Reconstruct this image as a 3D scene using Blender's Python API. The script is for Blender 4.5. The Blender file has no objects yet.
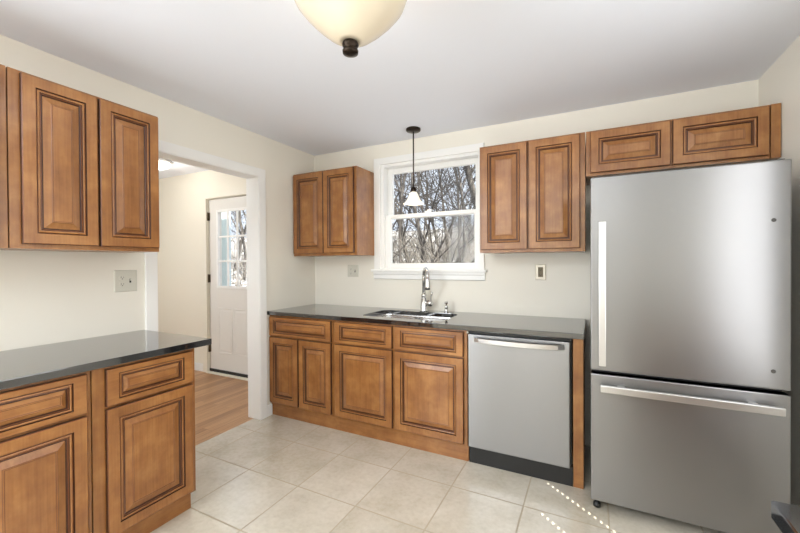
import bpy, bmesh, math, random
from mathutils import Vector, Matrix
random.seed(7)
S = bpy.context.scene
COL = S.collection

# ------------------------------------------------------------------ camera
CAM = Vector((2.4989, -3.0034, 1.3218))
YAW, PITCH, ROLL, FPX = map(float, (26.9315, -0.4837, -0.3079, 373.33))
def cam_axes():
    a, b, c = (math.radians(v) for v in (YAW, PITCH, ROLL))
    fwd = Vector((-math.sin(a), math.cos(a), 0)); rt = Vector((math.cos(a), math.sin(a), 0)); up = Vector((0, 0, 1))
    f2 = fwd*math.cos(b) + up*math.sin(b); u2 = up*math.cos(b) - fwd*math.sin(b)
    return rt*math.cos(c) + u2*math.sin(c), u2*math.cos(c) - rt*math.sin(c), f2
_r, _u, _f = cam_axes()
cd = bpy.data.cameras.new('camera'); cam = bpy.data.objects.new('camera', cd); COL.objects.link(cam)
m = Matrix((_r, _u, -_f)).transposed().to_4x4(); m.translation = CAM
cam.matrix_world = m
cd.sensor_width = 36.0; cd.lens = FPX/800*36.0; cd.clip_start = 0.02; cd.clip_end = 300
S.camera = cam

# ------------------------------------------------------------------ world, sun, daylight and fill lamps, exposure
W = bpy.data.worlds.new('winter_sky'); S.world = W; W.use_nodes = True
bg = W.node_tree.nodes['Background']; bg.inputs[0].default_value = (0.80, 0.87, 1.0, 1); bg.inputs[1].default_value = 1.05
def lamp(name, kind, loc, power, color=(1, 1, 1), size=None, aim=None, **k):
    d = bpy.data.lights.new(name, kind); d.energy = power; d.color = color
    if kind == 'AREA':
        d.shape = 'RECTANGLE'; d.size, d.size_y = size
    for a, v in k.items(): setattr(d, a, v)
    o = bpy.data.objects.new(name, d); COL.objects.link(o); o.location = loc
    if aim is not None: o.rotation_euler = Vector(aim).to_track_quat('-Z', 'Y').to_euler()
    return o
lamp('sun', 'SUN', (8, -8, 10), 9.0, (1, .94, .84), aim=(-.76, .65, -1.0), angle=math.radians(.15))
# daylight at the right window; the other area lights are added, unseen fill
lamp('fill_rear_wall', 'AREA', (1.75, -4.72, 1.3), 4, (.93, .96, 1), (.5, 1.7), aim=(0, 1, 0))  # no window there; added to lighten a column of the dishwasher's reflection
lamp('fill_left_rear', 'AREA', (.04, -3.95, 1.5), 84, (.88, .94, 1), (1.6, 1.8), aim=(1, .6, .3))  # main fill, added at the windowless left wall, clear of the steel reflections
lamp('daylight_right_window', 'AREA', (3.35, -1.72, 1.45), 9.5, (.97, .98, 1), (1.0, 1.5), aim=(-1, 0, 0))
lamp('fill_side_room', 'AREA', (-3.1, -1.9, 1.5), 18, (.92, .96, 1), (1.6, 1.3), aim=(1, 0, 0))  # added fill for the side room and nearby tiles; no window there
lamp('fill_rear_overhead', 'AREA', (1.7, -3.9, 2.40), 42, (.92, .96, 1), (2.4, 1.2), aim=(0, 0, -1))  # added fill from above, behind the camera; no fixture there
vs = S.view_settings
S.display_settings.display_device = 'sRGB'
vs.view_transform = 'Standard'; vs.look = 'None'; vs.exposure = 0.45; vs.gamma = 1.0; vs.use_curve_mapping = False
S.cycles.use_denoising = True
S.cycles.max_bounces = 10; S.cycles.diffuse_bounces = 6; S.cycles.transparent_max_bounces = 16
S.cycles.sample_clamp_indirect = 6.0

# ------------------------------------------------------------------ materials
def lin(r, g, b):
    f = lambda c: (c/255/12.92) if c/255 <= .04045 else ((c/255+.055)/1.055)**2.4
    return (f(r), f(g), f(b), 1)
def mat(name, color, rough=.5, metal=0., **k):
    M = bpy.data.materials.new(name); M.use_nodes = True
    b = M.node_tree.nodes['Principled BSDF']
    b.inputs['Base Color'].default_value = color; b.inputs['Roughness'].default_value = rough; b.inputs['Metallic'].default_value = metal
    for a, v in k.items(): b.inputs[a.replace('_', ' ')].default_value = v
    return M
class NT:
    def __init__(s, M): s.t = M.node_tree; s.b = s.t.nodes['Principled BSDF']
    def n(s, kind, **k):
        x = s.t.nodes.new(kind)
        for a, v in k.items(): setattr(x, a, v)
        return x
    def l(s, a, b): s.t.links.new(a, b)
    def coord(s, scale=(1, 1, 1), kind='Object', loc=(0, 0, 0)):
        c = s.n('ShaderNodeTexCoord'); mp = s.n('ShaderNodeMapping')
        mp.inputs['Scale'].default_value = scale; mp.inputs['Location'].default_value = loc
        s.l(c.outputs[kind], mp.inputs[0]); return mp.outputs[0]
    def noise(s, vec, scale, detail=3, rough=.5):
        x = s.n('ShaderNodeTexNoise'); x.inputs['Scale'].default_value = scale; x.inputs['Detail'].default_value = detail
        x.inputs['Roughness'].default_value = rough; s.l(vec, x.inputs['Vector']); return x.outputs['Fac']
    def ramp(s, fac, stops):
        x = s.n('ShaderNodeValToRGB'); e = x.color_ramp.elements
        while len(e) < len(stops): e.new(.5)
        for i, (p, c) in enumerate(stops): e[i].position = p; e[i].color = c
        s.l(fac, x.inputs[0]); return x.outputs[0]
    def mix(s, fac, a, b, mode='MIX'):
        x = s.n('ShaderNodeMix', data_type='RGBA', blend_type=mode)
        for sock, v in ((x.inputs[0], fac), (x.inputs[6], a), (x.inputs[7], b)):
            if hasattr(v, 'is_linked'): s.l(v, sock)
            else: sock.default_value = v
        return x.outputs[2]
    def bump(s, h, strength, dist=.002):
        x = s.n('ShaderNodeBump'); x.inputs['Strength'].default_value = strength; x.inputs['Distance'].default_value = dist
        s.l(h, x.inputs['Height']); s.l(x.outputs[0], s.b.inputs['Normal'])

def paint(name, c, rough=.55):
    M = mat(name, c, rough); N = NT(M)
    N.bump(N.noise(N.coord(), 220, 2), .06, .001); return M
m_wall = paint('cream_wall_paint', lin(232, 228, 217))
m_ceil = paint('white_ceiling_paint', lin(234, 238, 247), .8)
m_hall = paint('warm_cream_wall_paint', lin(234, 229, 215))
m_white = mat('white_trim_paint', lin(238, 238, 236), .35)
m_trimcream = mat('cream_trim_paint', lin(233, 228, 214), .4)
m_doorwhite = mat('offwhite_door_paint', lin(226, 224, 219), .4)

def wood(name, axis):
    sc = [8, 8, 8]; sc[axis] = 1.6
    M = mat(name, lin(176, 117, 63), .34); N = NT(M)
    v = N.coord(tuple(sc)); g = N.noise(v, 2.2, 5, .55)
    v2 = N.coord((2.2, 2.2, 2.2)); g2 = N.noise(v2, 3.6, 4, .6)
    sc2 = [60, 60, 60]; sc2[axis] = 2.2
    g3 = N.noise(N.coord(tuple(sc2)), 2.0, 2)
    c = N.ramp(g, [(.25, lin(122, 75, 36)), (.5, lin(146, 95, 48)), (.78, lin(168, 116, 64))])
    c = N.mix(.45, c, N.ramp(g2, [(.32, lin(110, 65, 29)), (.5, lin(146, 96, 49)), (.68, lin(184, 132, 77))]))
    c = N.mix(.07, c, N.ramp(g3, [(.35, lin(110, 64, 30)), (.65, lin(214, 162, 104))]))
    N.l(c, N.b.inputs['Base Color'])
    N.b.inputs['Coat Weight'].default_value = .25; N.b.inputs['Coat Roughness'].default_value = .22
    return M
WX, WY, WZ = wood('maple_grain_across', 0), wood('maple_grain_deep', 1), wood('maple_grain_upright', 2)
m_glaze = mat('dark_brown_glaze', lin(62, 32, 17), .35)
m_glaze2 = mat('brown_glaze_wash', lin(108, 62, 32), .32)
m_dark = mat('unlit_cabinet_inside', lin(70, 48, 30), .7)

M = mat('black_granite', lin(22, 23, 25), .05, IOR=2.1, Coat_Weight=.5, Coat_IOR=1.9, Coat_Roughness=.04); N = NT(M)
c = N.ramp(N.noise(N.coord(), 420, 2), [(.5, lin(16, 17, 19)), (.66, lin(40, 42, 45)), (.78, lin(120, 124, 128))])
N.l(c, N.b.inputs['Base Color']); m_granite = M

def steel(name, base, rough, an, tang):
    M = mat(name, base, rough, 1.0, Anisotropic=an); N = NT(M)
    t = N.n('ShaderNodeCombineXYZ')
    for i in range(3): t.inputs[i].default_value = tang[i]
    N.l(t.outputs[0], N.b.inputs['Tangent'])
    g = N.noise(N.coord((1.0, 40, 700)), 1.0, 2)
    mr = N.n('ShaderNodeMapRange'); mr.inputs['To Min'].default_value = rough-.03; mr.inputs['To Max'].default_value = rough+.04
    N.l(g, mr.inputs[0]); N.l(mr.outputs[0], N.b.inputs['Roughness'])
    return M
m_steel = steel('brushed_stainless_steel', lin(148, 148, 149), .32, .75, (0, 0, 1))
m_handle = mat('satin_steel_handle', lin(208, 208, 208), .32, 1.0)
m_chrome = mat('polished_chrome', lin(205, 204, 202), .14, 1.0)
m_sink = mat('sink_steel', lin(205, 205, 205), .25, 1.0)
m_black = mat('black_plastic', lin(22, 22, 22), .4)
m_fridgeside = mat('dark_grey_enamel', lin(62, 60, 58), .5)
m_bronze = mat('dark_bronze', lin(48, 38, 30), .35, .8)
m_brass = mat('antique_brass_hinge', lin(92, 80, 60), .4, .8)
m_plate = mat('ivory_plate', lin(206, 204, 192), .4)
m_plate2 = mat('aged_metal_plate', lin(196, 190, 176), .35, .4)
m_slot = mat('dark_slot', lin(40, 36, 30), .6)
m_recept = mat('tan_receptacle', lin(104, 92, 66), .5)

# tiled floor: square tiles on a straight grid
M = mat('beige_stone_tile', lin(200, 190, 168), .2, IOR=1.85); N = NT(M)
vec = N.coord((1, 1, 1), loc=(-.134, .905, 0))
br = N.n('ShaderNodeTexBrick'); br.offset = 0; br.squash = 1
for a, v in (('Scale', 1.0), ('Mortar Size', .0045), ('Mortar Smooth', .1), ('Bias', 0.), ('Brick Width', .4085), ('Row Height', .4085)): br.inputs[a].default_value = v
br.inputs['Color1'].default_value = (0.0, 0, 0, 1); br.inputs['Color2'].default_value = (1, 1, 1, 1); br.inputs['Mortar'].default_value = (.5, .5, .5, 1)
N.l(vec, br.inputs['Vector'])
n1 = N.noise(N.coord((1, 1, 1)), 4.2, 5, .6); n2 = N.noise(N.coord((1, 1, 1)), 38, 4, .6)
c = N.ramp(n1, [(.3, lin(188, 179, 160)), (.5, lin(203, 195, 178)), (.72, lin(215, 208, 194))])
c = N.mix(.20, c, N.ramp(n2, [(.34, lin(172, 162, 142)), (.5, lin(203, 195, 178)), (.7, lin(224, 218, 206))]))
c = N.mix(.06, c, br.outputs['Color'])
c = N.mix(br.outputs['Fac'], c, lin(174, 163, 144)); N.l(N.ramp(br.outputs['Fac'], [(0, (.17, .17, .17, 1)), (1, (.9, .9, .9, 1))]), N.b.inputs['Roughness'])
N.l(N.ramp(br.outputs['Fac'], [(0, (.5, .5, .5, 1)), (1, (.05, .05, .05, 1))]), N.b.inputs['Specular IOR Level'])
N.l(c, N.b.inputs['Base Color'])
inv = N.n('ShaderNodeMath', operation='SUBTRACT'); inv.inputs[0].default_value = 1; N.l(br.outputs['Fac'], inv.inputs[1])
N.bump(inv.outputs[0], .5, .0015); m_tile = M

# oak strip floor, boards along y
M = mat('oak_strip_floor', lin(176, 126, 80), .3); N = NT(M)
rot = N.coord((1, 1, 1)); mp = rot.node; mp.inputs['Rotation'].default_value = (0, 0, math.pi/2)
br = N.n('ShaderNodeTexBrick'); br.offset = .37; br.offset_frequency = 3
for a, v in (('Scale', 1.0), ('Mortar Size', .0009), ('Mortar Smooth', .1), ('Bias', 0.), ('Brick Width', 1.05), ('Row Height', .057)): br.inputs[a].default_value = v
br.inputs['Color1'].default_value = lin(138, 94, 58); br.inputs['Color2'].default_value = lin(186, 141, 98); br.inputs['Mortar'].default_value = lin(92, 58, 34)
N.l(rot, br.inputs['Vector'])
g = N.noise(N.coord((30, 1.6, 1)), 2, 4)
c = N.mix(.3, br.outputs['Color'], N.ramp(g, [(.3, lin(136, 90, 52)), (.7, lin(208, 162, 114))]))
N.l(c, N.b.inputs['Base Color']); m_oak = M

def glass_mat():
    M = bpy.data.materials.new('clear_window_glass'); M.use_nodes = True; t = M.node_tree; t.nodes.clear()
    o = t.nodes.new('ShaderNodeOutputMaterial'); a = t.nodes.new('ShaderNodeBsdfTransparent'); g = t.nodes.new('ShaderNodeBsdfGlossy')
    g.inputs['Roughness'].default_value = .02; mx = t.nodes.new('ShaderNodeMixShader'); mx.inputs[0].default_value = .006
    a.inputs[0].default_value = (.97, .98, .98, 1)
    t.links.new(a.outputs[0], mx.inputs[1]); t.links.new(g.outputs[0], mx.inputs[2]); t.links.new(mx.outputs[0], o.inputs[0]); return M
m_glass = glass_mat()
def glow(name, c, e, strength):
    M = mat(name, c, .25); b = M.node_tree.nodes['Principled BSDF']
    b.inputs['Emission Color'].default_value = e; b.inputs['Emission Strength'].default_value = strength; return M
m_alabaster = glow('lit_frosted_glass_bowl', lin(218, 207, 186), (1, .84, .62, 1), .03)
_t = m_alabaster.node_tree; _tr = _t.nodes.new('ShaderNodeBsdfTranslucent'); _tr.inputs[0].default_value = lin(250, 246, 238); _mx = _t.nodes.new('ShaderNodeMixShader'); _mx.inputs[0].default_value = .05
_o = _t.nodes['Material Output']; _t.links.new(_t.nodes['Principled BSDF'].outputs[0], _mx.inputs[1]); _t.links.new(_tr.outputs[0], _mx.inputs[2]); _t.links.new(_mx.outputs[0], _o.inputs[0])
m_shade = glow('lit_bell_glass', lin(250, 244, 230), (1, .90, .72, 1), .3)
m_dome = glow('lit_white_dome', lin(250, 250, 245), (1, .97, .92, 1), 1.3)
M = mat('grey_bark', lin(120, 110, 98), .9); N = NT(M)
c = N.ramp(N.noise(N.coord((4, 4, 1)), 3, 4), [(.3, lin(46, 42, 40)), (.55, lin(92, 87, 82)), (.75, lin(160, 155, 148))])
N.l(c, N.b.inputs['Base Color']); m_bark = M
m_twig = mat('dark_twig', lin(60, 56, 54), .9)
M = mat('leaf_litter', lin(140, 124, 100), .95); N = NT(M)
c = N.ramp(N.noise(N.coord((1, .4, 1)), 3, 8, .75), [(.36, lin(66, 61, 56)), (.47, lin(128, 122, 114)), (.58, lin(226, 226, 228))])
N.l(c, N.b.inputs['Base Color']); m_litter = M
m_brush = mat('dry_brush', lin(146, 139, 128), .9)
m_siding = mat('pale_blue_siding', lin(205, 220, 226), .6)
m_blind = mat('white_blind', lin(232, 230, 224), .6)

# ------------------------------------------------------------------ mesh helpers
ORG = {}
class MB:
    def __init__(s): s.bm = bmesh.new()
    def poly(s, pts, mi=0):
        f = s.bm.faces.new([s.bm.verts.new(p) for p in pts]); f.material_index = mi; return f
    def box(s, x0, x1, y0, y1, z0, z1, mi=0, bev=0):
        x0, x1 = sorted((x0, x1)); y0, y1 = sorted((y0, y1)); z0, z1 = sorted((z0, z1))
        v = [s.bm.verts.new(p) for p in ((x0,y0,z0),(x1,y0,z0),(x1,y1,z0),(x0,y1,z0),(x0,y0,z1),(x1,y0,z1),(x1,y1,z1),(x0,y1,z1))]
        fs = []
        for q in ((0,3,2,1),(4,5,6,7),(0,1,5,4),(1,2,6,5),(2,3,7,6),(3,0,4,7)):
            f = s.bm.faces.new([v[i] for i in q]); f.material_index = mi; fs.append(f)
        if bev:
            es = list({e for f in fs for e in f.edges})
            bmesh.ops.bevel(s.bm, geom=es, offset=bev, segments=2, affect='EDGES', profile=.5)
        return s
    def ring(s, pts): return [s.bm.verts.new(p) for p in pts]
    def bridge(s, a, b, mi=0, smooth=False):
        n = len(a)
        for i in range(n):
            f = s.bm.faces.new((a[i], a[(i+1) % n], b[(i+1) % n], b[i])); f.material_index = mi; f.smooth = smooth
    def cap(s, r, mi=0):
        f = s.bm.faces.new(r); f.material_index = mi; return f
    def tube(s, path, radii, n=10, mi=0, caps=True):
        path = [Vector(p) for p in path]
        if not hasattr(radii, '__len__'): radii = [radii]*len(path)
        prev = None; a = None
        for i, p in enumerate(path):
            d = (path[min(i+1, len(path)-1)] - path[max(i-1, 0)]).normalized()
            if a is None:
                a = d.orthogonal().normalized()
            else:
                a = (a - d*a.dot(d)).normalized()
            b = d.cross(a)
            r = s.ring([p + (a*math.cos(2*math.pi*k/n) + b*math.sin(2*math.pi*k/n))*radii[i] for k in range(n)])
            if prev: s.bridge(prev, r, mi, True)
            elif caps: s.cap(list(reversed(r)), mi)
            prev = r
        if caps: s.cap(prev, mi)
        return s
    def lathe(s, prof, c, n=28, mi=0, axis=(0, 0, 1), caps=True):
        ax = Vector(axis).normalized(); a = ax.orthogonal().normalized(); b = ax.cross(a); c = Vector(c); prev = None
        for (r, h) in prof:
            rg = s.ring([c + ax*h + (a*math.cos(2*math.pi*k/n) + b*math.sin(2*math.pi*k/n))*max(r, 1e-4) for k in range(n)])
            if prev: s.bridge(prev, rg, mi, True)
            elif caps: s.cap(list(reversed(rg)), mi)
            prev = rg
        if caps: s.cap(prev, mi)
        return s
    def build(s, name, mats, parent=None, origin=None, bevel=0, smooth=False):
        bm = s.bm
        o0 = Vector(origin) if origin is not None else (ORG[parent.name] if parent is not None else Vector((0, 0, 0)))
        bmesh.ops.recalc_face_normals(bm, faces=bm.faces)
        bmesh.ops.translate(bm, verts=bm.verts, vec=-o0)
        me = bpy.data.meshes.new(name); bm.to_mesh(me); bm.free()
        for mm in (mats if isinstance(mats, (list, tuple)) else [mats]): me.materials.append(mm)
        if smooth:
            for p in me.polygons: p.use_smooth = True
        o = bpy.data.objects.new(name, me); COL.objects.link(o)
        ORG[o.name] = o0
        if parent is not None:
            o.parent = parent; o.location = o0 - ORG[parent.name]
        else: o.location = o0
        if bevel:
            bv = o.modifiers.new('edge', 'BEVEL'); bv.width = bevel; bv.segments = 2; bv.limit_method = 'ANGLE'
        return o
def tag(o, label=None, cat=None, group=None, kind=None):
    for k, v in (('label', label), ('category', cat), ('group', group), ('kind', kind)):
        if v: o[k] = v
    return o
def thing(name, label, cat, loc, group=None):
    o = bpy.data.objects.new(name, None); COL.objects.link(o); o.location = loc; o.empty_display_size = .05
    ORG[o.name] = Vector(loc); return tag(o, label, cat, group)
def struct(o): return tag(o, kind='structure')
def boxobj(name, mt, *b, parent=None, bevel=0):
    mb = MB(); mb.box(*b); return mb.build(name, mt, parent, bevel=bevel)

# ------------------------------------------------------------------ room shell
H, WR, YS = 2.421, 3.41, -4.75
T = .12
OY0, OY1, OZ = -1.562, -.735, 2.055            # opening in the left wall
HH = 2.465                                     # ceiling of the next room
XW = -3.2                                      # far end of the next room
struct(boxobj('floor', m_tile, -.065, WR+.1, YS, .1, -.06, 0))
struct(boxobj('floor_side_room', m_oak, XW-.1, -.066, YS, .1, -.06, 0))
struct(boxobj('ceiling', m_ceil, -T, WR+.1, YS-.1, .14, H, H+.12))
struct(boxobj('ceiling_side_room', m_ceil, XW-.1, -T-.001, YS-.1, .14, HH, HH+.12))
# left wall with the cased opening
mb = MB(); mb.box(-T, 0, YS, OY0-.018, 0, H+.05); mb.box(-T, 0, OY1+.018, 0, 0, H+.05); mb.box(-T, 0, OY0-.018, OY1+.018, OZ+.018, H+.05)
struct(mb.build('wall_left', m_wall))
# back wall: holes for the kitchen window and the glazed door of the next room
wx0, wx1, wz0, wz1 = .775, 1.70, 1.262, 2.235
dx0, dx1, dz1 = -1.652, -.828, 2.105
mb = MB()
for a in ((-T, wx0, 0, HH), (wx1, WR+.1, 0, HH), (wx0, wx1, 0, wz0), (wx0, wx1, wz1, HH)):
    mb.box(a[0], a[1], 0, .15, a[2], a[3])
struct(mb.build('wall_back', m_wall))
mb = MB()
for a in ((XW-.1, dx0-.02, 0, HH+.05), (dx1+.02, -T-.001, 0, HH+.05), (dx0-.02, dx1+.02, dz1+.02, HH+.05)):
    mb.box(a[0], a[1], 0, .15, a[2], a[3])
struct(mb.build('wall_back_side_room', m_hall))
struct(boxobj('wall_left_side_room', m_hall, XW-.1, XW, YS, 0, 0, HH+.05))
struct(boxobj('wall_front', m_wall, XW-.1, WR+.1, YS-.1, YS, 0, HH+.05))
# right wall with a blind-covered window beside the fridge, out of frame
ry0, ry1, rz0, rz1 = -2.10, -1.22, 1.0, 2.0
mb = MB()
for a in ((YS, ry0, 0, H), (ry1, .1, 0, H), (ry0, ry1, 0, rz0), (ry0, ry1, rz1, H)):
    mb.box(WR, WR+.1, a[0], a[1], a[2], a[3])
struct(mb.build('wall_right', m_wall))

# opening casing and lining
mb = MB()
mb.box(-T-.012, .012, OY0-.018, OY0, 0, OZ); mb.box(-T-.012, .012, OY1, OY1+.018, 0, OZ); mb.box(-T-.012, .012, OY0-.018, OY1+.018, OZ, OZ+.018)
for x0, x1 in ((.0, .018), (-T-.018, -T)):
    mb.box(x0, x1, OY0-.075, OY0-.006, 0, OZ+.075); mb.box(x0, x1, OY1+.006, OY1+.075, 0, OZ+.075); mb.box(x0, x1, OY0-.006, OY1+.006, OZ+.006, OZ+.075)
struct(mb.build('trim_1', m_white, bevel=.002))
struct(boxobj('baseboard_left', m_white, 0, .016, OY1+.076, -.600, 0, .095, bevel=.003))
struct(boxobj('baseboard_back', m_white, XW, dx0-.10, -.014, 0, 0, .095, bevel=.003))

# ---- kitchen window: double-hung
win = struct(MB().box(wx0-.002, wx0+.030, .005, .149, wz0, wz1)  .box(wx1-.008, wx1+.002, .005, .149, wz0, wz1).box(wx0+.030, wx1-.008, .005, .149, wz1-.03, wz1).box(wx0+.030, wx1-.008, .005, .149, wz0, wz0+.012).build('window_1', m_white))
mb = MB(); cw = .062
mb.box(wx0-cw, wx0+.004, -.018, .001, wz0, wz1+cw-.008); mb.box(wx1-.004, wx1+.042, -.018, .001, wz0, wz1+cw-.008); mb.box(wx0-.02, wx1+.02, -.0176, .012, wz1-.006, wz1+cw-.0085)
mb.build('casing', m_white, win, bevel=.003)
mb = MB(); mb.box(wx0-cw-.022, wx1+.062, -.045, .06, wz0-.016, wz0+.006); mb.build('stool', m_white, win, bevel=.004)
mb = MB()
pr = [(-.012, wz0-.085), (-.020, wz0-.078), (-.020, wz0-.045), (-.026, wz0-.034), (-.026, wz0-.016), (0, wz0-.016), (0, wz0-.085)]
a = mb.ring([(wx0-cw-.005, y, z) for y, z in pr]); b = mb.ring([(wx1+.047, y, z) for y, z in pr]); mb.bridge(a, b); mb.cap(a); mb.cap(b)
mb.build('apron', m_white, win)
def sash(name, x0, x1, z0, z1, y0, y1, st, rt_, rb):
    mb = MB(); mb.box(x0, x0+st, y0, y1, z0, z1); mb.box(x1-st, x1, y0, y1, z0, z1)
    mb.box(x0+st, x1-st, y0, y1, z1-rt_, z1); mb.box(x0+st, x1-st, y0, y1, z0, z0+rb)
    s = mb.build(name, m_white, win, bevel=.003)
    MB().box(x0+st-.004, x1-st+.004, (y0+y1)/2-.002, (y0+y1)/2+.002, z0+rb-.004, z1-rt_+.004).build('pane', m_glass, s)
    return s
sx0, sx1 = wx0+.030, wx1-.008
sash('lower_sash', sx0-.004, sx1+.004, 1.272, 1.770, .050, .086, .052, .034, .050)
sash('upper_sash', sx0-.004, sx1+.004, 1.735, 2.209, .090, .126, .052, .050, .034)
mb = MB(); mb.box(1.20, 1.26, .040, .056, 1.770, 1.784); mb.box(1.222, 1.262, .046, .070, 1.784, 1.796); mb.build('sash_lock', m_white, win)

# ---- right window and its closed slat blind (lets thin dashes of sun through the cord holes)
w2 = struct(MB().box(WR, WR+.1, ry0, ry0+.03, rz0, rz1).box(WR, WR+.1, ry1-.03, ry1, rz0, rz1).box(WR, WR+.1, ry0+.03, ry1-.03, rz0, rz0+.03).box(WR, WR+.1, ry0+.03, ry1-.03, rz1-.03, rz1).build('window_2', m_white))
mb = MB(); holes = (-1.347, -1.585, -1.89)
z = rz0-.02
while z < rz1+.02:
    mb.box(WR-.012, WR-.010, ry0-.03, ry1+.03, z, z+.020)
    ys = [ry0-.03]
    for h in sorted(holes):
        if z < 1.47 or h > -1.4: ys += [h-.010, h+.010]
    ys.append(ry1+.03)
    for i in range(0, len(ys), 2): mb.box(WR-.012, WR-.010, ys[i], ys[i+1], z+.020, z+.036)
    z += .036
mb.build('slat_blind', m_blind, w2)

# ---- glazed exterior door in the next room
d1 = struct(MB().box(dx0, dx0+.165, .02, .064, .035, dz1).box(dx1-.165, dx1, .02, .064, .035, dz1).box(dx0+.165, dx1-.165, .02, .064, 1.955, dz1).box(dx0+.165, dx1-.165, .02, .064, .035, 1.055).build('door_1', m_doorwhite))
mb = MB(); gx0, gx1, gz0, gz1 = dx0+.14, dx1-.14, 1.035, 1.975
for a in ((gx0, gx0+.03, gz0, gz1), (gx1-.03, gx1, gz0, gz1), (gx0+.03, gx1-.03, gz0, gz0+.03), (gx0+.03, gx1-.03, gz1-.03, gz1)): mb.box(a[0], a[1], .008, .03, a[2], a[3])
pw = (gx1-gx0-.06)/3; ph = (gz1-gz0-.06)/3
for i in (1, 2):
    mb.box(gx0+.03+pw*i-.011, gx0+.03+pw*i+.011, .012, .03, gz0+.03, gz1-.03)
    for k in range(3):
        mb.box(gx0+.03+pw*k+(.011 if k else 0), gx0+.03+pw*(k+1)-(.011 if k < 2 else 0), .012, .03, gz0+.03+ph*i-.011, gz0+.03+ph*i+.011)
mb.build('glazing_bars', m_white, d1, bevel=.002)
MB().box(gx0+.02, gx1-.02, .040, .044, gz0+.02, gz1-.02).build('pane', m_glass, d1)
for i in range(2):
    x0 = dx0+.155+i*.272; x1 = x0+.242; z0, z1 = .25, .80; mb = MB(); prev = None
    for ins, y in ((0, .0195), (.006, .013), (.022, .017), (.045, .013)):
        r = mb.ring([(x0+ins, y, z0+ins), (x1-ins, y, z0+ins), (x1-ins, y, z1-ins), (x0+ins, y, z1-ins)])
        if prev: mb.bridge(prev, r)
        prev = r
    mb.cap(prev); mb.build('raised_panel', m_doorwhite, d1)
for z in (1.905, 1.15, .30):
    mb = MB(); mb.tube([(dx0-.004, .005, z-.05), (dx0-.004, .005, z+.05)], .009, 8); mb.box(dx0-.012, dx0+.014, .012, .019, z-.048, z+.048); mb.build('hinge', m_brass, d1)
MB().box(dx0, dx1, .006, .05, .018, .050).build('door_sweep', m_black, d1)
MB().lathe([(.028, 0), (.028, .008), (.012, .012), (.012, .035), (.026, .045), (.028, .058), (.014, .068)], (dx1-.07, .02, .95), 16, axis=(0, -1, 0)).build('door_knob', m_brass, d1)
mb = MB(); mb.box(dx0-.09, dx0-.012, -.018, 0, 0, dz1+.09); mb.box(dx1+.012, dx1+.09, -.018, 0, 0, dz1+.09); mb.box(dx0-.012, dx1+.012, -.018, 0, dz1+.012, dz1+.09)
mb.box(dx0-.020, dx0-.008, 0, .14, 0, dz1+.02); mb.box(dx1+.008, dx1+.020, 0, .14, 0, dz1+.02); mb.box(dx0-.008, dx1+.008, 0, .14, dz1+.008, dz1+.02)
mb.box(dx0-.02, dx1+.02, -.03, .15, 0, .017)
struct(mb.build('trim_2', m_trimcream, bevel=.002))

# ------------------------------------------------------------------ cabinets
BACK = lambda u, d, z: (u, -d, z)
LEFT = lambda u, d, z: (d, u, z)
RIGHT = lambda u, d, z: (WR-d, u, z)
class CB(MB):
    def __init__(s, f): super().__init__(); s.f = f
    def cbox(s, u0, u1, d0, d1, z0, z1, mi=0):
        a = s.f(u0, d0, z0); b = s.f(u1, d1, z1); return s.box(a[0], b[0], a[1], b[1], a[2], b[2], mi)
    def rect(s, u0, u1, z0, z1, d): return s.ring([s.f(u0, d, z0), s.f(u1, d, z0), s.f(u1, d, z1), s.f(u0, d, z1)])
def front(name, f, root, u0, u1, z0, z1, d, su, sv, mould, bevel, mats):
    """door or drawer front: flat frame, glazed moulding, and a raised panel child"""
    t = .020; b = CB(f); prev = None
    seq = [(0, 0, 0, 0), (0, 0, t-.003, 1), (.003, .003, t, 2), (su, sv, t, 0), (su+.003, sv+.003, t-.006, 1), (su+mould*.25, sv+mould*.25, t-.0035, 2), (su+mould*.42, sv+mould*.42, t-.0025, 0), (su+mould*.58, sv+mould*.58, t-.004, 0), (su+mould*.66, sv+mould*.66, t-.008, 1), (su+mould*.85, sv+mould*.85, t-.0075, 2), (su+mould, sv+mould, t-.012, 1)]
    for iu, iv, dd, mi in seq:
        r = b.rect(u0+iu, u1-iu, z0+iv, z1-iv, d+dd)
        if prev: b.bridge(prev, r, mi)
        else: b.cap(r)
        prev = r
    o = b.build(name, mats, root)
    b = CB(f); iu, iv = su+mould, sv+mould; prev = None
    for e, dd, mi in ((0, t-.0121, 0), (.002, t-.012, 1), (bevel, t-.003, 0), (bevel+.002, t-.001, 2), (bevel+.005, t-.001, 0), (bevel+.0075, t-.0018, 2), (bevel+.009, t-.001, 0)):
        r = b.rect(u0+iu+e, u1-iu-e, z0+iv+e, z1-iv-e, d+dd)
        if prev: b.bridge(prev, r, mi)
        prev = r
    b.cap(prev, 0); b.build('raised_panel', mats, o)
    return o
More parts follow.
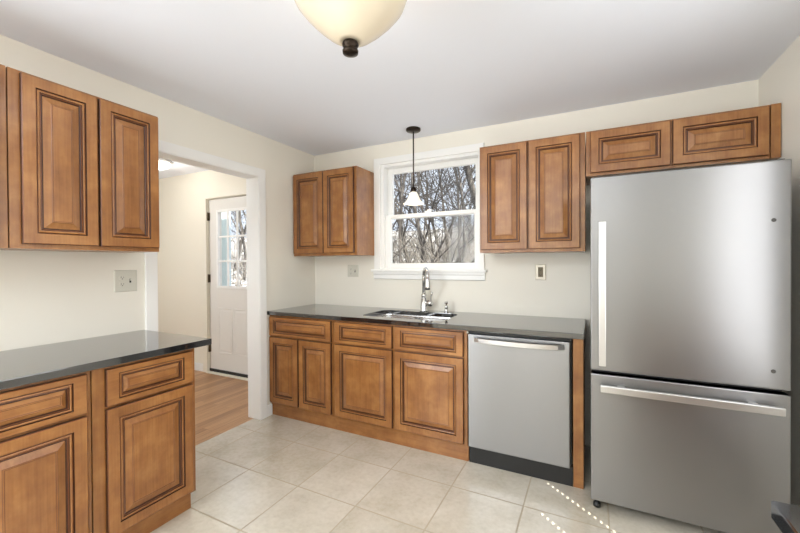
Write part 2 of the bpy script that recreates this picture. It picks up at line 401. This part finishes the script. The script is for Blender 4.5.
def cabinet(name, label, f, u0, u1, z0, z1, dface, doors, drawers=(), toe=None, stiles=(), rails=(), group=None, hz=None, cat='cabinet', fr=.032):
    root = thing(name, label, cat, f((u0+u1)/2, dface/2, z0), group)
    e = .0015
    b = CB(f); zc = z0 + (.108 if toe else 0); w = .016
    b.cbox(u0+e, u0+w, .002, dface-.019, zc, z1); b.cbox(u1-w, u1-e, .002, dface-.019, zc, z1)
    b.cbox(u0+w, u1-w, .002, .010, zc, z1); b.cbox(u0+w, u1-w, .0105, dface-.019, zc, zc+w)
    if not toe: b.cbox(u0+w, u1-w, .0105, dface-.019, z1-w, z1)
    b.build('carcass', WZ, root)
    b = CB(f); zb = z0 + (.108 if toe else 0)
    for a0, a1 in [(u0+e, u0+fr), (u1-fr, u1-e)] + list(stiles): b.cbox(a0, a1, dface-.0188, dface, zb, z1)
    cuts = sorted([u0+fr] + [x for s_ in stiles for x in s_] + [u1-fr])
    for i in range(0, len(cuts), 2):
        for r0, r1 in [(zb, zb+.035), (z1-.035, z1)] + list(rails): b.cbox(cuts[i], cuts[i+1], dface-.0188, dface, r0, r1)
    b.build('face_frame', WZ, root)
    if toe:
        b = CB(f); b.cbox(u0+.0003, u1-.0003, toe-.02, toe, z0, zb-.0005); b.build('toe_kick', hz, root)
    mv = [WZ, m_glaze, m_glaze2]; mh = [hz, m_glaze, m_glaze2]
    for a in doors: front('door', f, root, a[0], a[1], a[2], a[3], dface+.0005, .047, .047, .024, .028, mv)
    for a in drawers: front('drawer', f, root, a[0], a[1], a[2], a[3], dface+.0005, .047, .024, .020, .016, mh)
    return root
# back run
cabinet('base_cabinet', 'narrow-doored wooden base cabinet with two doors and one drawer beside the white opening post', BACK, .0, .69, 0, .880, .61,
        [(.012, .330, .124, .690), (.342, .672, .124, .690)], [(.012, .672, .702, .866)], toe=.593, rails=[(.680, .712)], hz=WX)
cabinet('sink_base_cabinet', 'wide wooden sink base cabinet with two doors and two false drawer fronts under the sink', BACK, .69, 1.780, 0, .880, .61,
        [(.713, 1.221, .124, .690), (1.243, 1.754, .124, .690)], [(.713, 1.221, .702, .866), (1.243, 1.754, .702, .866)], toe=.593, rails=[(.680, .712)], stiles=[(1.212, 1.252)], hz=WX)
b = CB(BACK); b.cbox(2.412, 2.466, .002, .61, .108, .880); ep = b.build('end_panel', WZ, origin=(2.439, -.3, 0))
tag(ep, 'upright wooden end panel between the dishwasher and the refrigerator', 'panel')
b = CB(BACK); b.cbox(2.412, 2.466, .002, .593, 0, .1075); b.build('toe_kick', WX, ep)
# left run
cabinet('base_cabinet', 'wooden base cabinet with one door and one drawer at the open end of left counter', LEFT, -2.188, -1.722, 0, .880, .61,
        [(-2.140, -1.745, .124, .690)], [(-2.140, -1.745, .702, .866)], toe=.565, fr=.054, rails=[(.680, .712)], hz=WY)
cabinet('base_cabinet', 'wooden base cabinet cut off by the left picture edge under the left counter', LEFT, -2.95, -2.190, 0, .880, .61,
        [(-2.930, -2.576, .124, .690), (-2.566, -2.210, .124, .690)], [(-2.930, -2.210, .702, .866)], toe=.565, rails=[(.680, .712)], hz=WY)
# right run by the camera
cabinet('base_cabinet', 'wooden base cabinet under the counter corner near the refrigerator', RIGHT, -2.80, -2.172, 0, .880, .60,
        [(-2.78, -2.49, .124, .690), (-2.48, -2.19, .124, .690)], [(-2.78, -2.19, .702, .866)], toe=.55, rails=[(.680, .712)], hz=WY)
# uppers
UB, UT = 1.395, 2.163
cabinet('wall_cabinet', 'small two-door wooden wall cabinet in the corner left of the window', BACK, .003, .716, UB, UT, .305,
        [(.014, .360, 1.416, 2.152), (.367, .690, 1.416, 2.152)], stiles=[(.345, .382)], hz=WX)
cabinet('wall_cabinet', 'two-door wooden wall cabinet between the window and the refrigerator', BACK, 1.783, 2.475, UB, UT, .305,
        [(1.797, 2.116, 1.416, 2.152), (2.127, 2.443, 1.416, 2.152)], stiles=[(2.10, 2.143)], hz=WX)
cabinet('wall_cabinet', 'short wide wooden wall cabinet with two low doors above the refrigerator', BACK, 2.477, 3.365, 1.875, UT, .305,
        [(2.503, 2.923, 1.892, 2.152), (2.934, 3.357, 1.892, 2.152)], stiles=[(2.90, 2.955)], hz=WX)
b = CB(BACK); b.cbox(3.3655, 3.406, .002, .312, 1.875, UT); tag(b.build('filler_strip', WZ, origin=(3.385, -.16, 1.875)), 'plain wooden filler strip between the cabinet above the refrigerator and the right wall', 'filler strip')
cabinet('wall_cabinet', 'two-door wooden wall cabinet on the left wall beside the opening', LEFT, -2.342, -1.722, UB, UT, .305,
        [(-2.304, -2.025, 1.416, 2.152), (-2.015, -1.731, 1.416, 2.152)], stiles=[(-2.045, -1.995)], hz=WY, fr=.05)
cabinet('wall_cabinet', 'wooden wall cabinet cut off by the left picture edge', LEFT, -2.96, -2.344, UB, UT, .305,
        [(-2.945, -2.665, 1.416, 2.152), (-2.655, -2.376, 1.416, 2.152)], stiles=[(-2.68, -2.64)], hz=WY)

# ------------------------------------------------------------------ counters
def rrect(x0, x1, y0, y1, r, n=6):
    p = []
    for cx, cy, a0 in ((x1-r, y1-r, 0), (x0+r, y1-r, 90), (x0+r, y0+r, 180), (x1-r, y0+r, 270)):
        for i in range(n+1):
            a = math.radians(a0+90*i/n); p.append((cx+r*math.cos(a), cy+r*math.sin(a)))
    return p
CZ0, CZ1 = .8815, .914
hole = rrect(.885, 1.572, -.535, -.130, .07)
def slab(name, outer, hole, label):
    bm = bmesh.new(); top = []
    loops = [outer] + ([hole] if hole else [])
    for lp in loops:
        vs_ = [bm.verts.new((x, y, CZ1)) for x, y in lp]
        top.append([bm.edges.new((vs_[i], vs_[(i+1) % len(vs_)])) for i in range(len(vs_))])
    r = bmesh.ops.triangle_fill(bm, use_beauty=True, edges=[e for l_ in top for e in l_])
    fs = [g for g in bm.faces]
    ex = bmesh.ops.extrude_face_region(bm, geom=fs)
    bmesh.ops.translate(bm, verts=[g for g in ex['geom'] if isinstance(g, bmesh.types.BMVert)], vec=(0, 0, CZ0-CZ1))
    mb = MB(); mb.bm.free(); mb.bm = bm
    o = mb.build(name, m_granite, origin=(sum(p[0] for p in outer)/len(outer), sum(p[1] for p in outer)/len(outer), CZ0), bevel=.003)
    return tag(o, label, 'countertop')
slab('countertop', [(.002, -.002), (2.472, -.002), (2.472, -.645), (.002, -.645)], hole, 'black granite countertop with the sink cut out under the window')
slab('countertop', [(.002, -2.96), (.002, -1.645), (.645, -1.645), (.645, -2.96)], None, 'black granite countertop along the left wall ending at the opening')
slab('countertop', [(2.775, -2.149), (WR-.002, -2.149), (WR-.002, -2.82), (2.775, -2.82)], None, 'dark granite countertop corner at the lower right in front of the refrigerator')

# ------------------------------------------------------------------ sink, faucet, soap dispenser
sk = thing('kitchen_sink', 'double-bowl stainless steel sink set under the black counter below the window', 'sink', (1.23, -.33, .68))
mb = MB()
outr = mb.ring([(x, y, CZ0-.001) for x, y in rrect(.865, 1.592, -.555, -.110, .08)])
inn = mb.ring([(x, y, CZ0-.001) for x, y in rrect(.890, 1.567, -.530, -.135, .065)]); mb.bridge(outr, inn)
lo = mb.ring([(x, y, CZ0-.012) for x, y in rrect(.892, 1.565, -.528, -.137, .065)]); mb.bridge(inn, lo)
mb.build('rim', m_sink, sk)
def bowl(x0, x1):
    mb = MB(); prev = None
    for ins, z, r in ((-.012, CZ0-.012, .07), (.0, CZ0-.014, .06), (.006, .86, .058), (.012, .73, .055), (.022, .708, .05), (.045, .700, .04), (.10, .697, .03)):
        rg = mb.ring([(x, y, z) for x, y in rrect(x0+ins, x1-ins, -.525+ins, -.14-ins, r)])
        if prev: mb.bridge(prev, rg, 0, True)
        prev = rg
    mb.cap(prev)
    o = mb.build('bowl', m_sink, sk)
    MB().lathe([(.045, 0), (.045, .003), (.036, .0035), (.030, .001), (.006, .001)], ((x0+x1)/2, -.33, .697), 20).build('drain', m_chrome, o)
bowl(.897, 1.222); bowl(1.246, 1.560)

fa = thing('faucet', 'tall chrome gooseneck faucet with side lever behind the sink', 'faucet', (1.243, -.085, CZ1))
fx, fy = 1.243, -.085
MB().lathe([(.036, 0), (.036, .008), (.033, .014), (.031, .05), (.023, .125), (.025, .132), (.025, .140), (.017, .150)], (fx, fy, CZ1), 24).build('body', m_chrome, fa)
dirx, diry = .57, -.82; path = [(fx, fy, 1.05)]; R = .075
for i in range(0, 19):
    a = math.pi - math.pi*1.02*i/18; q = R + R*math.cos(a)
    path.append((fx+dirx*q, fy+diry*q, 1.207+R*math.sin(a)*.92))
MB().tube(path, .015, 12).build('spout', m_chrome, fa)
e = Vector(path[-1])
hd = MB().lathe([(.0165, .012), (.0175, -.02), (.020, -.045), (.0225, -.080), (.0215, -.085)], e, 18).build('spray_head', m_chrome, fa)
MB().lathe([(.0205, -.0855), (.0205, -.095), (.014, -.097)], e, 18).build('nozzle', m_black, hd)
MB().lathe([(.018, .0), (.020, .02), (.026, .035), (.026, .058), (.016, .068)], (fx+.012, fy, .985), 16, axis=(1, -.1, 0)).build('valve', m_chrome, fa)
MB().tube([(fx+.062, fy-.004, .995), (fx+.068, fy-.006, 1.025), (fx+.076, fy-.012, 1.060), (fx+.083, fy-.02, 1.078)], [.008, .006, .0065, .009], 10).build('lever', m_chrome, fa)

sd = thing('soap_dispenser', 'small chrome soap dispenser to the right of the faucet', 'soap dispenser', (1.447, -.095, CZ1))
MB().lathe([(.021, 0), (.021, .006), (.016, .012), (.013, .040), (.017, .046), (.013, .052), (.011, .062)], (1.447, -.095, CZ1), 18).build('base', m_chrome, sd)
MB().lathe([(.006, .060), (.006, .070), (.013, .072), (.013, .088), (.008, .093)], (1.447, -.095, CZ1), 16).build('pump', m_chrome, sd)
MB().tube([(1.447, -.095, .995), (1.452, -.125, .998), (1.456, -.145, .992)], [.006, .005, .0045], 8).build('nozzle', m_chrome, sd)

# ------------------------------------------------------------------ dishwasher
dw = thing('dishwasher', 'stainless steel dishwasher with bowed bar handle under the counter', 'dishwasher', (2.093, -.3, 0))
MB().box(1.786, 2.404, -.590, -.01, .115, .874).build('tub', m_black, dw)
mb = MB(); mb.box(1.790, 2.396, -.635, -.5905, .122, .858, bev=.004); mb.build('door', m_steel, dw)
mb = MB(); mb.box(1.790, 2.400, -.606, -.5905, .859, .874); mb.build('control_strip', m_black, dw)
MB().box(1.786, 2.410, -.593, -.55, .0, .1135).build('toe_panel', m_black, dw)
mb = MB(); prev = None; n = 16
for i in range(n+1):
    t = i/n; x = 1.832+.536*t; bow = .020 + .030*math.sin(math.pi*t); h = .017
    y = -.635-bow
    if i in (0, n): y = -.640
    r = mb.ring([(x, y+.010, .827-h), (x, y-.004, .827-h+.004), (x, y-.004, .827+h-.004), (x, y+.010, .827+h)])
    if prev: mb.bridge(prev, r, 0, False)
    else: mb.cap(r)
    prev = r
mb.cap(prev)
for x in (1.845, 2.355): mb.box(x-.012, x+.012, -.6415, -.634, .815, .839)
mb.build('handle', m_handle, dw)
mb = MB(); mb.box(1.781, 1.789, -.633, -.612, .862, .873); mb.build('mounting_clip', m_plate, dw)

# ------------------------------------------------------------------ refrigerator
fg = thing('refrigerator', 'tall stainless steel bottom-freezer refrigerator at the right', 'refrigerator', (2.888, -.4, 0))
FX0, FX1, FY = 2.503, 3.278, -.80
mb = MB(); mb.box(FX0+.008, FX1-.008, -.735, -.045, .035, 1.752); mb.build('cabinet', m_fridgeside, fg)
mb = MB(); mb.box(FX0+.012, FX1-.012, -.742, -.7355, .09, 1.74); mb.build('gasket', m_black, fg)
mb = MB(); mb.box(FX0, FX1, FY, -.7425, .757, 1.765, bev=.006); fd = mb.build('door', m_steel, fg)
mb = MB(); mb.box(FX0, FX1, FY, -.7425, .070, .738, bev=.006); fz = mb.build('freezer_drawer', m_steel, fg)
hx, hy = 2.556, FY-.052
mb = MB(); mb.box(hx-.016, hx+.016, hy-.010, hy+.010, .795, 1.527, bev=.003)
for z in (.845, 1.475): mb.box(hx-.009, hx+.009, hy+.0095, FY+.001, z-.016, z+.016)
mb.build('handle', m_handle, fd)
mb = MB(); mb.box(2.548, 3.240, hy-.010, hy+.010, .662, .697, bev=.003)
for x in (2.640, 3.150): mb.box(x-.016, x+.016, hy+.0095, FY+.001, .672, .688)
mb.build('handle', m_handle, fz)
for z in (1.503, .838): MB().lathe([(.0085, 0), (.0085, .002), (.006, .003)], (3.219, FY, z), 14, axis=(0, -1, 0)).build('screw_plug', m_fridgeside, fd)
MB().box(FX0+.02, FX1-.02, -.70, -.66, .015, .069).build('toe_grille', m_black, fg)
for x in (FX0+.03, FX1-.03): MB().lathe([(.018, .0), (.018, .02), (.012, .022), (.012, .05)], (x, -.725, 0), 14).build('foot', m_black, fg)
for x in (FX0+.045, FX1-.045):
    mb = MB(); mb.box(x-.03, x+.03, -.775, -.66, 1.7525, 1.772); mb.build('hinge_cover', m_fridgeside, fg)

# ------------------------------------------------------------------ ceiling lights
cx, cy = 1.750, -1.905
cl = thing('ceiling_light', 'frosted glass bowl ceiling light with dark finial in the kitchen', 'ceiling light', (cx, cy, H))
MB().lathe([(.085, H-.0005), (.085, H-.012), (.06, H-.03), (.012, H-.036), (.008, H-.335)], (cx, cy, 0), 28).build('canopy', m_bronze, cl)
pr_ = [(.207, 2.290), (.206, 2.277), (.192, 2.237), (.162, 2.200), (.125, 2.163), (.085, 2.129), (.045, 2.103), (.020, 2.098), (.020, 2.103), (.043, 2.108), (.082, 2.134), (.121, 2.168), (.158, 2.205), (.187, 2.241), (.200, 2.279), (.201, 2.290), (.207, 2.290)]
MB().lathe(pr_, (cx, cy, 0), 48, caps=False).build('glass_bowl', m_alabaster, cl)
MB().lathe([(.022, .048), (.030, .034), (.025, .025), (.020, .020), (.028, .014), (.027, .004), (.010, 0)], (cx, cy, 2.056), 22).build('finial', m_bronze, cl)
for k in range(3):
    a = 2.1*k+.4; bx, by = cx+.095*math.cos(a), cy+.095*math.sin(a)
    MB().lathe([(.008, 2.30), (.03, 2.285), (.033, 2.26), (.022, 2.232), (.006, 2.225)], (bx, by, 0), 14).build('bulb', glow('warm_bulb', (1, 1, 1, 1), (1, .80, .52, 1), 5), cl)
    d = lamp('bulb_lamp', 'POINT', (bx-cx, by-cy, 2.25-H), 0.4, (1, .95, .9), shadow_soft_size=.035); d.parent = cl
lamp('ceiling_lamp_spread', 'POINT', (0, 0, 2.375-H), 6.5, (1, .98, .95), shadow_soft_size=.06).parent = cl

px, py = 1.216, -.225
pl = thing('pendant_light', 'bell glass pendant light hanging on a dark rod in front of the window', 'pendant light', (px, py, H))
MB().lathe([(.058, H-.0005), (.060, H-.006), (.060, H-.016), (.054, H-.022), (.012, H-.026)], (px, py, 0), 26).build('canopy', m_bronze, pl)
MB().tube([(px, py, H-.024), (px, py, 1.945)], .0055, 10).build('rod', m_bronze, pl)
MB().lathe([(.008, 1.950), (.020, 1.940), (.024, 1.925), (.024, 1.905), (.018, 1.897)], (px, py, 0), 18).build('socket', m_bronze, pl)
MB().lathe([(.022, 1.905), (.030, 1.896), (.040, 1.872), (.052, 1.846), (.066, 1.826), (.086, 1.808), (.083, 1.808), (.063, 1.829), (.049, 1.848), (.037, 1.873), (.028, 1.894), (.020, 1.902)], (px, py, 0), 30, caps=False).build('glass_shade', m_shade, pl)
MB().lathe([(.010, 1.90), (.022, 1.875), (.026, 1.855), (.016, 1.835), (.004, 1.831)], (px, py, 0), 16).build('bulb', glow('pendant_bulb', (1, 1, 1, 1), (1, .86, .62, 1), 6), pl)
lamp('pendant_lamp', 'POINT', (0, 0, 1.80-H), 1.2, (1, .86, .68), shadow_soft_size=.03).parent = pl

sx, sy = -1.76, -.545
sl = thing('ceiling_light', 'white dome ceiling light in the room beyond the opening', 'ceiling light', (sx, sy, HH))
MB().lathe([(.16, HH-.0005), (.16, HH-.02), (.15, HH-.022)], (sx, sy, 0), 30).build('base', m_white, sl)
MB().lathe([(.15, HH-.0225), (.142, HH-.045), (.115, HH-.07), (.07, HH-.086), (.02, HH-.092)], (sx, sy, 0), 30).build('dome', m_dome, sl)
lamp('dome_lamp', 'POINT', (0, 0, -.2), 4, (1, .94, .84), shadow_soft_size=.1).parent = sl

# ------------------------------------------------------------------ wall plates
def duplex(f, root, u, z, mt, face):
    for dz in (-.020, .020):
        b = CB(f); r = b.ring([f(u+x, face, z+dz+y) for x, y in rrect(-.0165, .0165, -.0135, .0135, .009, 4)]); r2 = b.ring([f(u+x, face+.0025, z+dz+y) for x, y in rrect(-.0165, .0165, -.0135, .0135, .009, 4)])
        b.bridge(r, r2); b.cap(r2); b.cap(r); o = b.build('receptacle', mt, root)
        b = CB(f)
        b.cbox(u-.0075, u-.0055, face+.0022, face+.0029, z+dz-.002, z+dz+.007); b.cbox(u+.0055, u+.0075, face+.0022, face+.0029, z+dz-.002, z+dz+.006); b.cbox(u-.0025, u+.0025, face+.0022, face+.0029, z+dz-.010, z+dz-.005)
        b.build('slots', m_slot, o)
def plate(name, label, f, u0, u1, z0, z1, mt, cat='outlet'):
    root = thing(name, label, cat, f((u0+u1)/2, 0, (z0+z1)/2))
    b = CB(f); prev = None
    for ins, d in ((0, 0.0003), (0, .003), (.004, .006)):
        r = b.rect(u0+ins, u1-ins, z0+ins, z1-ins, d)
        if prev: b.bridge(prev, r)
        else: b.cap(r)
        prev = r
    b.cap(prev); b.build('cover_plate', mt, root); return root
def toggle(f, root, u, z, face):
    b = CB(f); b.cbox(u-.005, u+.005, face, face+.001, z-.012, z+.012); o = b.build('switch_slot', m_slot, root)
    b = CB(f); b.cbox(u-.0035, u+.0035, face+.001, face+.014, z+.001, z+.010); b.build('toggle', m_plate, o)
r = plate('outlet', 'double ivory wall plate with outlet and switch above the left counter', LEFT, -1.807, -1.683, 1.160, 1.290, m_plate)
duplex(LEFT, r, -1.766, 1.225, m_plate, .006); toggle(LEFT, r, -1.722, 1.225, .006)
r = plate('outlet', 'double ivory wall plate below the small corner wall cabinet', BACK, .405, .530, 1.193, 1.310, m_plate)
duplex(BACK, r, .445, 1.25, m_plate, .006); toggle(BACK, r, .492, 1.25, .006)
r = plate('outlet', 'single metal-framed outlet with dark sockets left of the refrigerator', BACK, 2.130, 2.206, 1.190, 1.310, m_plate2)
b = CB(BACK); b.cbox(2.150, 2.186, .006, .0075, 1.213, 1.287); b.build('socket_insert', m_recept, r); duplex(BACK, r, 2.168, 1.25, m_recept, .0075)

# ------------------------------------------------------------------ outside: rising woodland floor, bare trees, brush
def gz(x, y):
    base = -.5 + max(0, y-6)*.15
    return base + .25*math.sin(x*.35+1)*min(1, max(0, (y-3)/8)) + .12*math.sin(y*.9+x*.5)*min(1, max(0, (y-3)/8))
bm = bmesh.new(); nx, ny = 50, 40; grid = []
for j in range(ny+1):
    y = .3 + 58*(j/ny)**1.6
    grid.append([bm.verts.new((-70+90*i/nx, y, gz(-70+90*i/nx, y))) for i in range(nx+1)])
for j in range(ny):
    for i in range(nx): bm.faces.new((grid[j][i], grid[j][i+1], grid[j+1][i+1], grid[j+1][i])).smooth = True
mb = MB(); mb.bm.free(); mb.bm = bm; struct(mb.build('ground', m_litter))

def tree_mesh(seed, height, r0, lean, depth=4, fork=.0):
    R = random.Random(seed); mb = MB()
    def branch(p, d, L, r, lev):
        n = 5 if lev < 2 else 4; pts = [p.copy()]; rad = [r]; q = p.copy(); dd = d.copy()
        for i in range(n):
            dd = (dd + Vector((R.gauss(0, .13), R.gauss(0, .13), R.gauss(0, .08) + (.05 if lev else .0)))).normalized()
            q = q + dd*L/n; pts.append(q.copy()); rad.append(max(r*(1-(i+1)/n*(.55 if lev == 0 else .75)), .006))
        mb.tube(pts, rad, 6 if lev == 0 else (4 if lev < 3 else 3), 0 if lev < 2 else 1, caps=False)
        if lev >= depth: return
        k = {0: R.randint(8, 11), 1: R.randint(4, 6), 2: R.randint(3, 4), 3: 2}[lev]
        for i in range(k):
            t = (.18 + .82*(i+R.random()*.8)/k) if lev == 0 else (.2+.8*R.random()); t = min(t, .99)
            ii = min(int(t*n), n-1); ft = t*n-ii; bp = pts[ii].lerp(pts[ii+1], ft); br_ = rad[ii]*(1-ft)+rad[ii+1]*ft
            axis = (pts[ii+1]-pts[ii]).normalized(); side = axis.orthogonal(); side.rotate(Matrix.Rotation(R.random()*6.283, 3, axis))
            nd = (axis*R.uniform(.35, .9) + side.normalized()*R.uniform(.6, 1.1)).normalized()
            branch(bp, nd, L*R.uniform(.32, .58)*(1-.35*t if lev == 0 else 1), br_*R.uniform(.4, .65), lev+1)
    branch(Vector((0, 0, -.4)), Vector((lean[0], lean[1], 1)).normalized(), height, r0, 0)
    bm = mb.bm; me = bpy.data.meshes.new('bare_tree'); bm.to_mesh(me); bm.free()
    me.materials.append(m_bark); me.materials.append(m_twig); return me
TM = [tree_mesh(11, 9, .08, (.05, .02)), tree_mesh(23, 11, .11, (-.06, .03)), tree_mesh(37, 8, .06, (.18, 0)), tree_mesh(41, 10, .085, (-.22, .02)), tree_mesh(59, 7, .045, (.02, .05)), tree_mesh(67, 12, .12, (.03, -.02))]
R = random.Random(5)
def add_tree(x, y, k, label, group):
    o = bpy.data.objects.new('bare_tree', TM[k]); COL.objects.link(o); o.location = (x, y, gz(x, y))
    s = R.uniform(.85, 1.2); o.scale = (s, s, s); o.rotation_euler = (0, 0, R.random()*6.28); tag(o, label, 'tree', group)
# seen through the kitchen window
n = 24
for i in range(n):
    D = 12.0 + 34*(i/n); s = -(.235 + .33*((i*.618034) % 1.0)) + R.uniform(-.01, .01)
    add_tree(CAM.x + s*D, CAM.y + D, [1, 0, 2, 3, 4, 5][i % 6], 'bare grey tree in the winter woods outside the kitchen window', 'woods outside the window')
for i in range(5):
    D = 9.5 + .55*i; s = -(.27 + .26*((i*.618034+.3) % 1.0))
    add_tree(CAM.x + s*D, CAM.y + D, [4, 2][i % 2], 'bare grey tree in the winter woods outside the kitchen window', 'woods outside the window')
n = 9
for i in range(n):
    D = 11 + 14*(i/n); s = -(1.12 + .24*((i*.618034) % 1.0))
    add_tree(CAM.x + s*D, CAM.y + D, [2, 4, 0, 3, 1, 4][i % 6], 'bare grey tree seen through the panes of the glazed door', 'trees outside the door')
mb = MB()
for i in range(2000):
    D = R.uniform(9, 34); s = -R.uniform(.2, .6) if i % 4 else -R.uniform(1.05, 1.45)
    x, y = CAM.x+s*D, CAM.y+D; p = Vector((x, y, gz(x, y)-.05)); d = Vector((R.gauss(0, .7), R.gauss(0, .5), 1)).normalized(); L = R.uniform(.6, 3.2)
    mb.tube([p, p+d*L*.5, p+d*L+Vector((R.gauss(0, .2), 0, -.1))], [.016, .011, .006], 3, 0 if i % 3 else 1, caps=False)
br_ = mb.build('undergrowth', [m_brush, m_twig]); tag(br_, 'tan dry brush covering the woodland floor outside the window', 'undergrowth', kind='stuff')
mb = MB(); mb.box(-2.42, -2.02, .55, .62, -.5, 3.0)
tag(mb.build('porch_post', m_siding, origin=(-2.2, .58, -.5)), 'pale blue-grey porch post outside the glazed door', 'post')
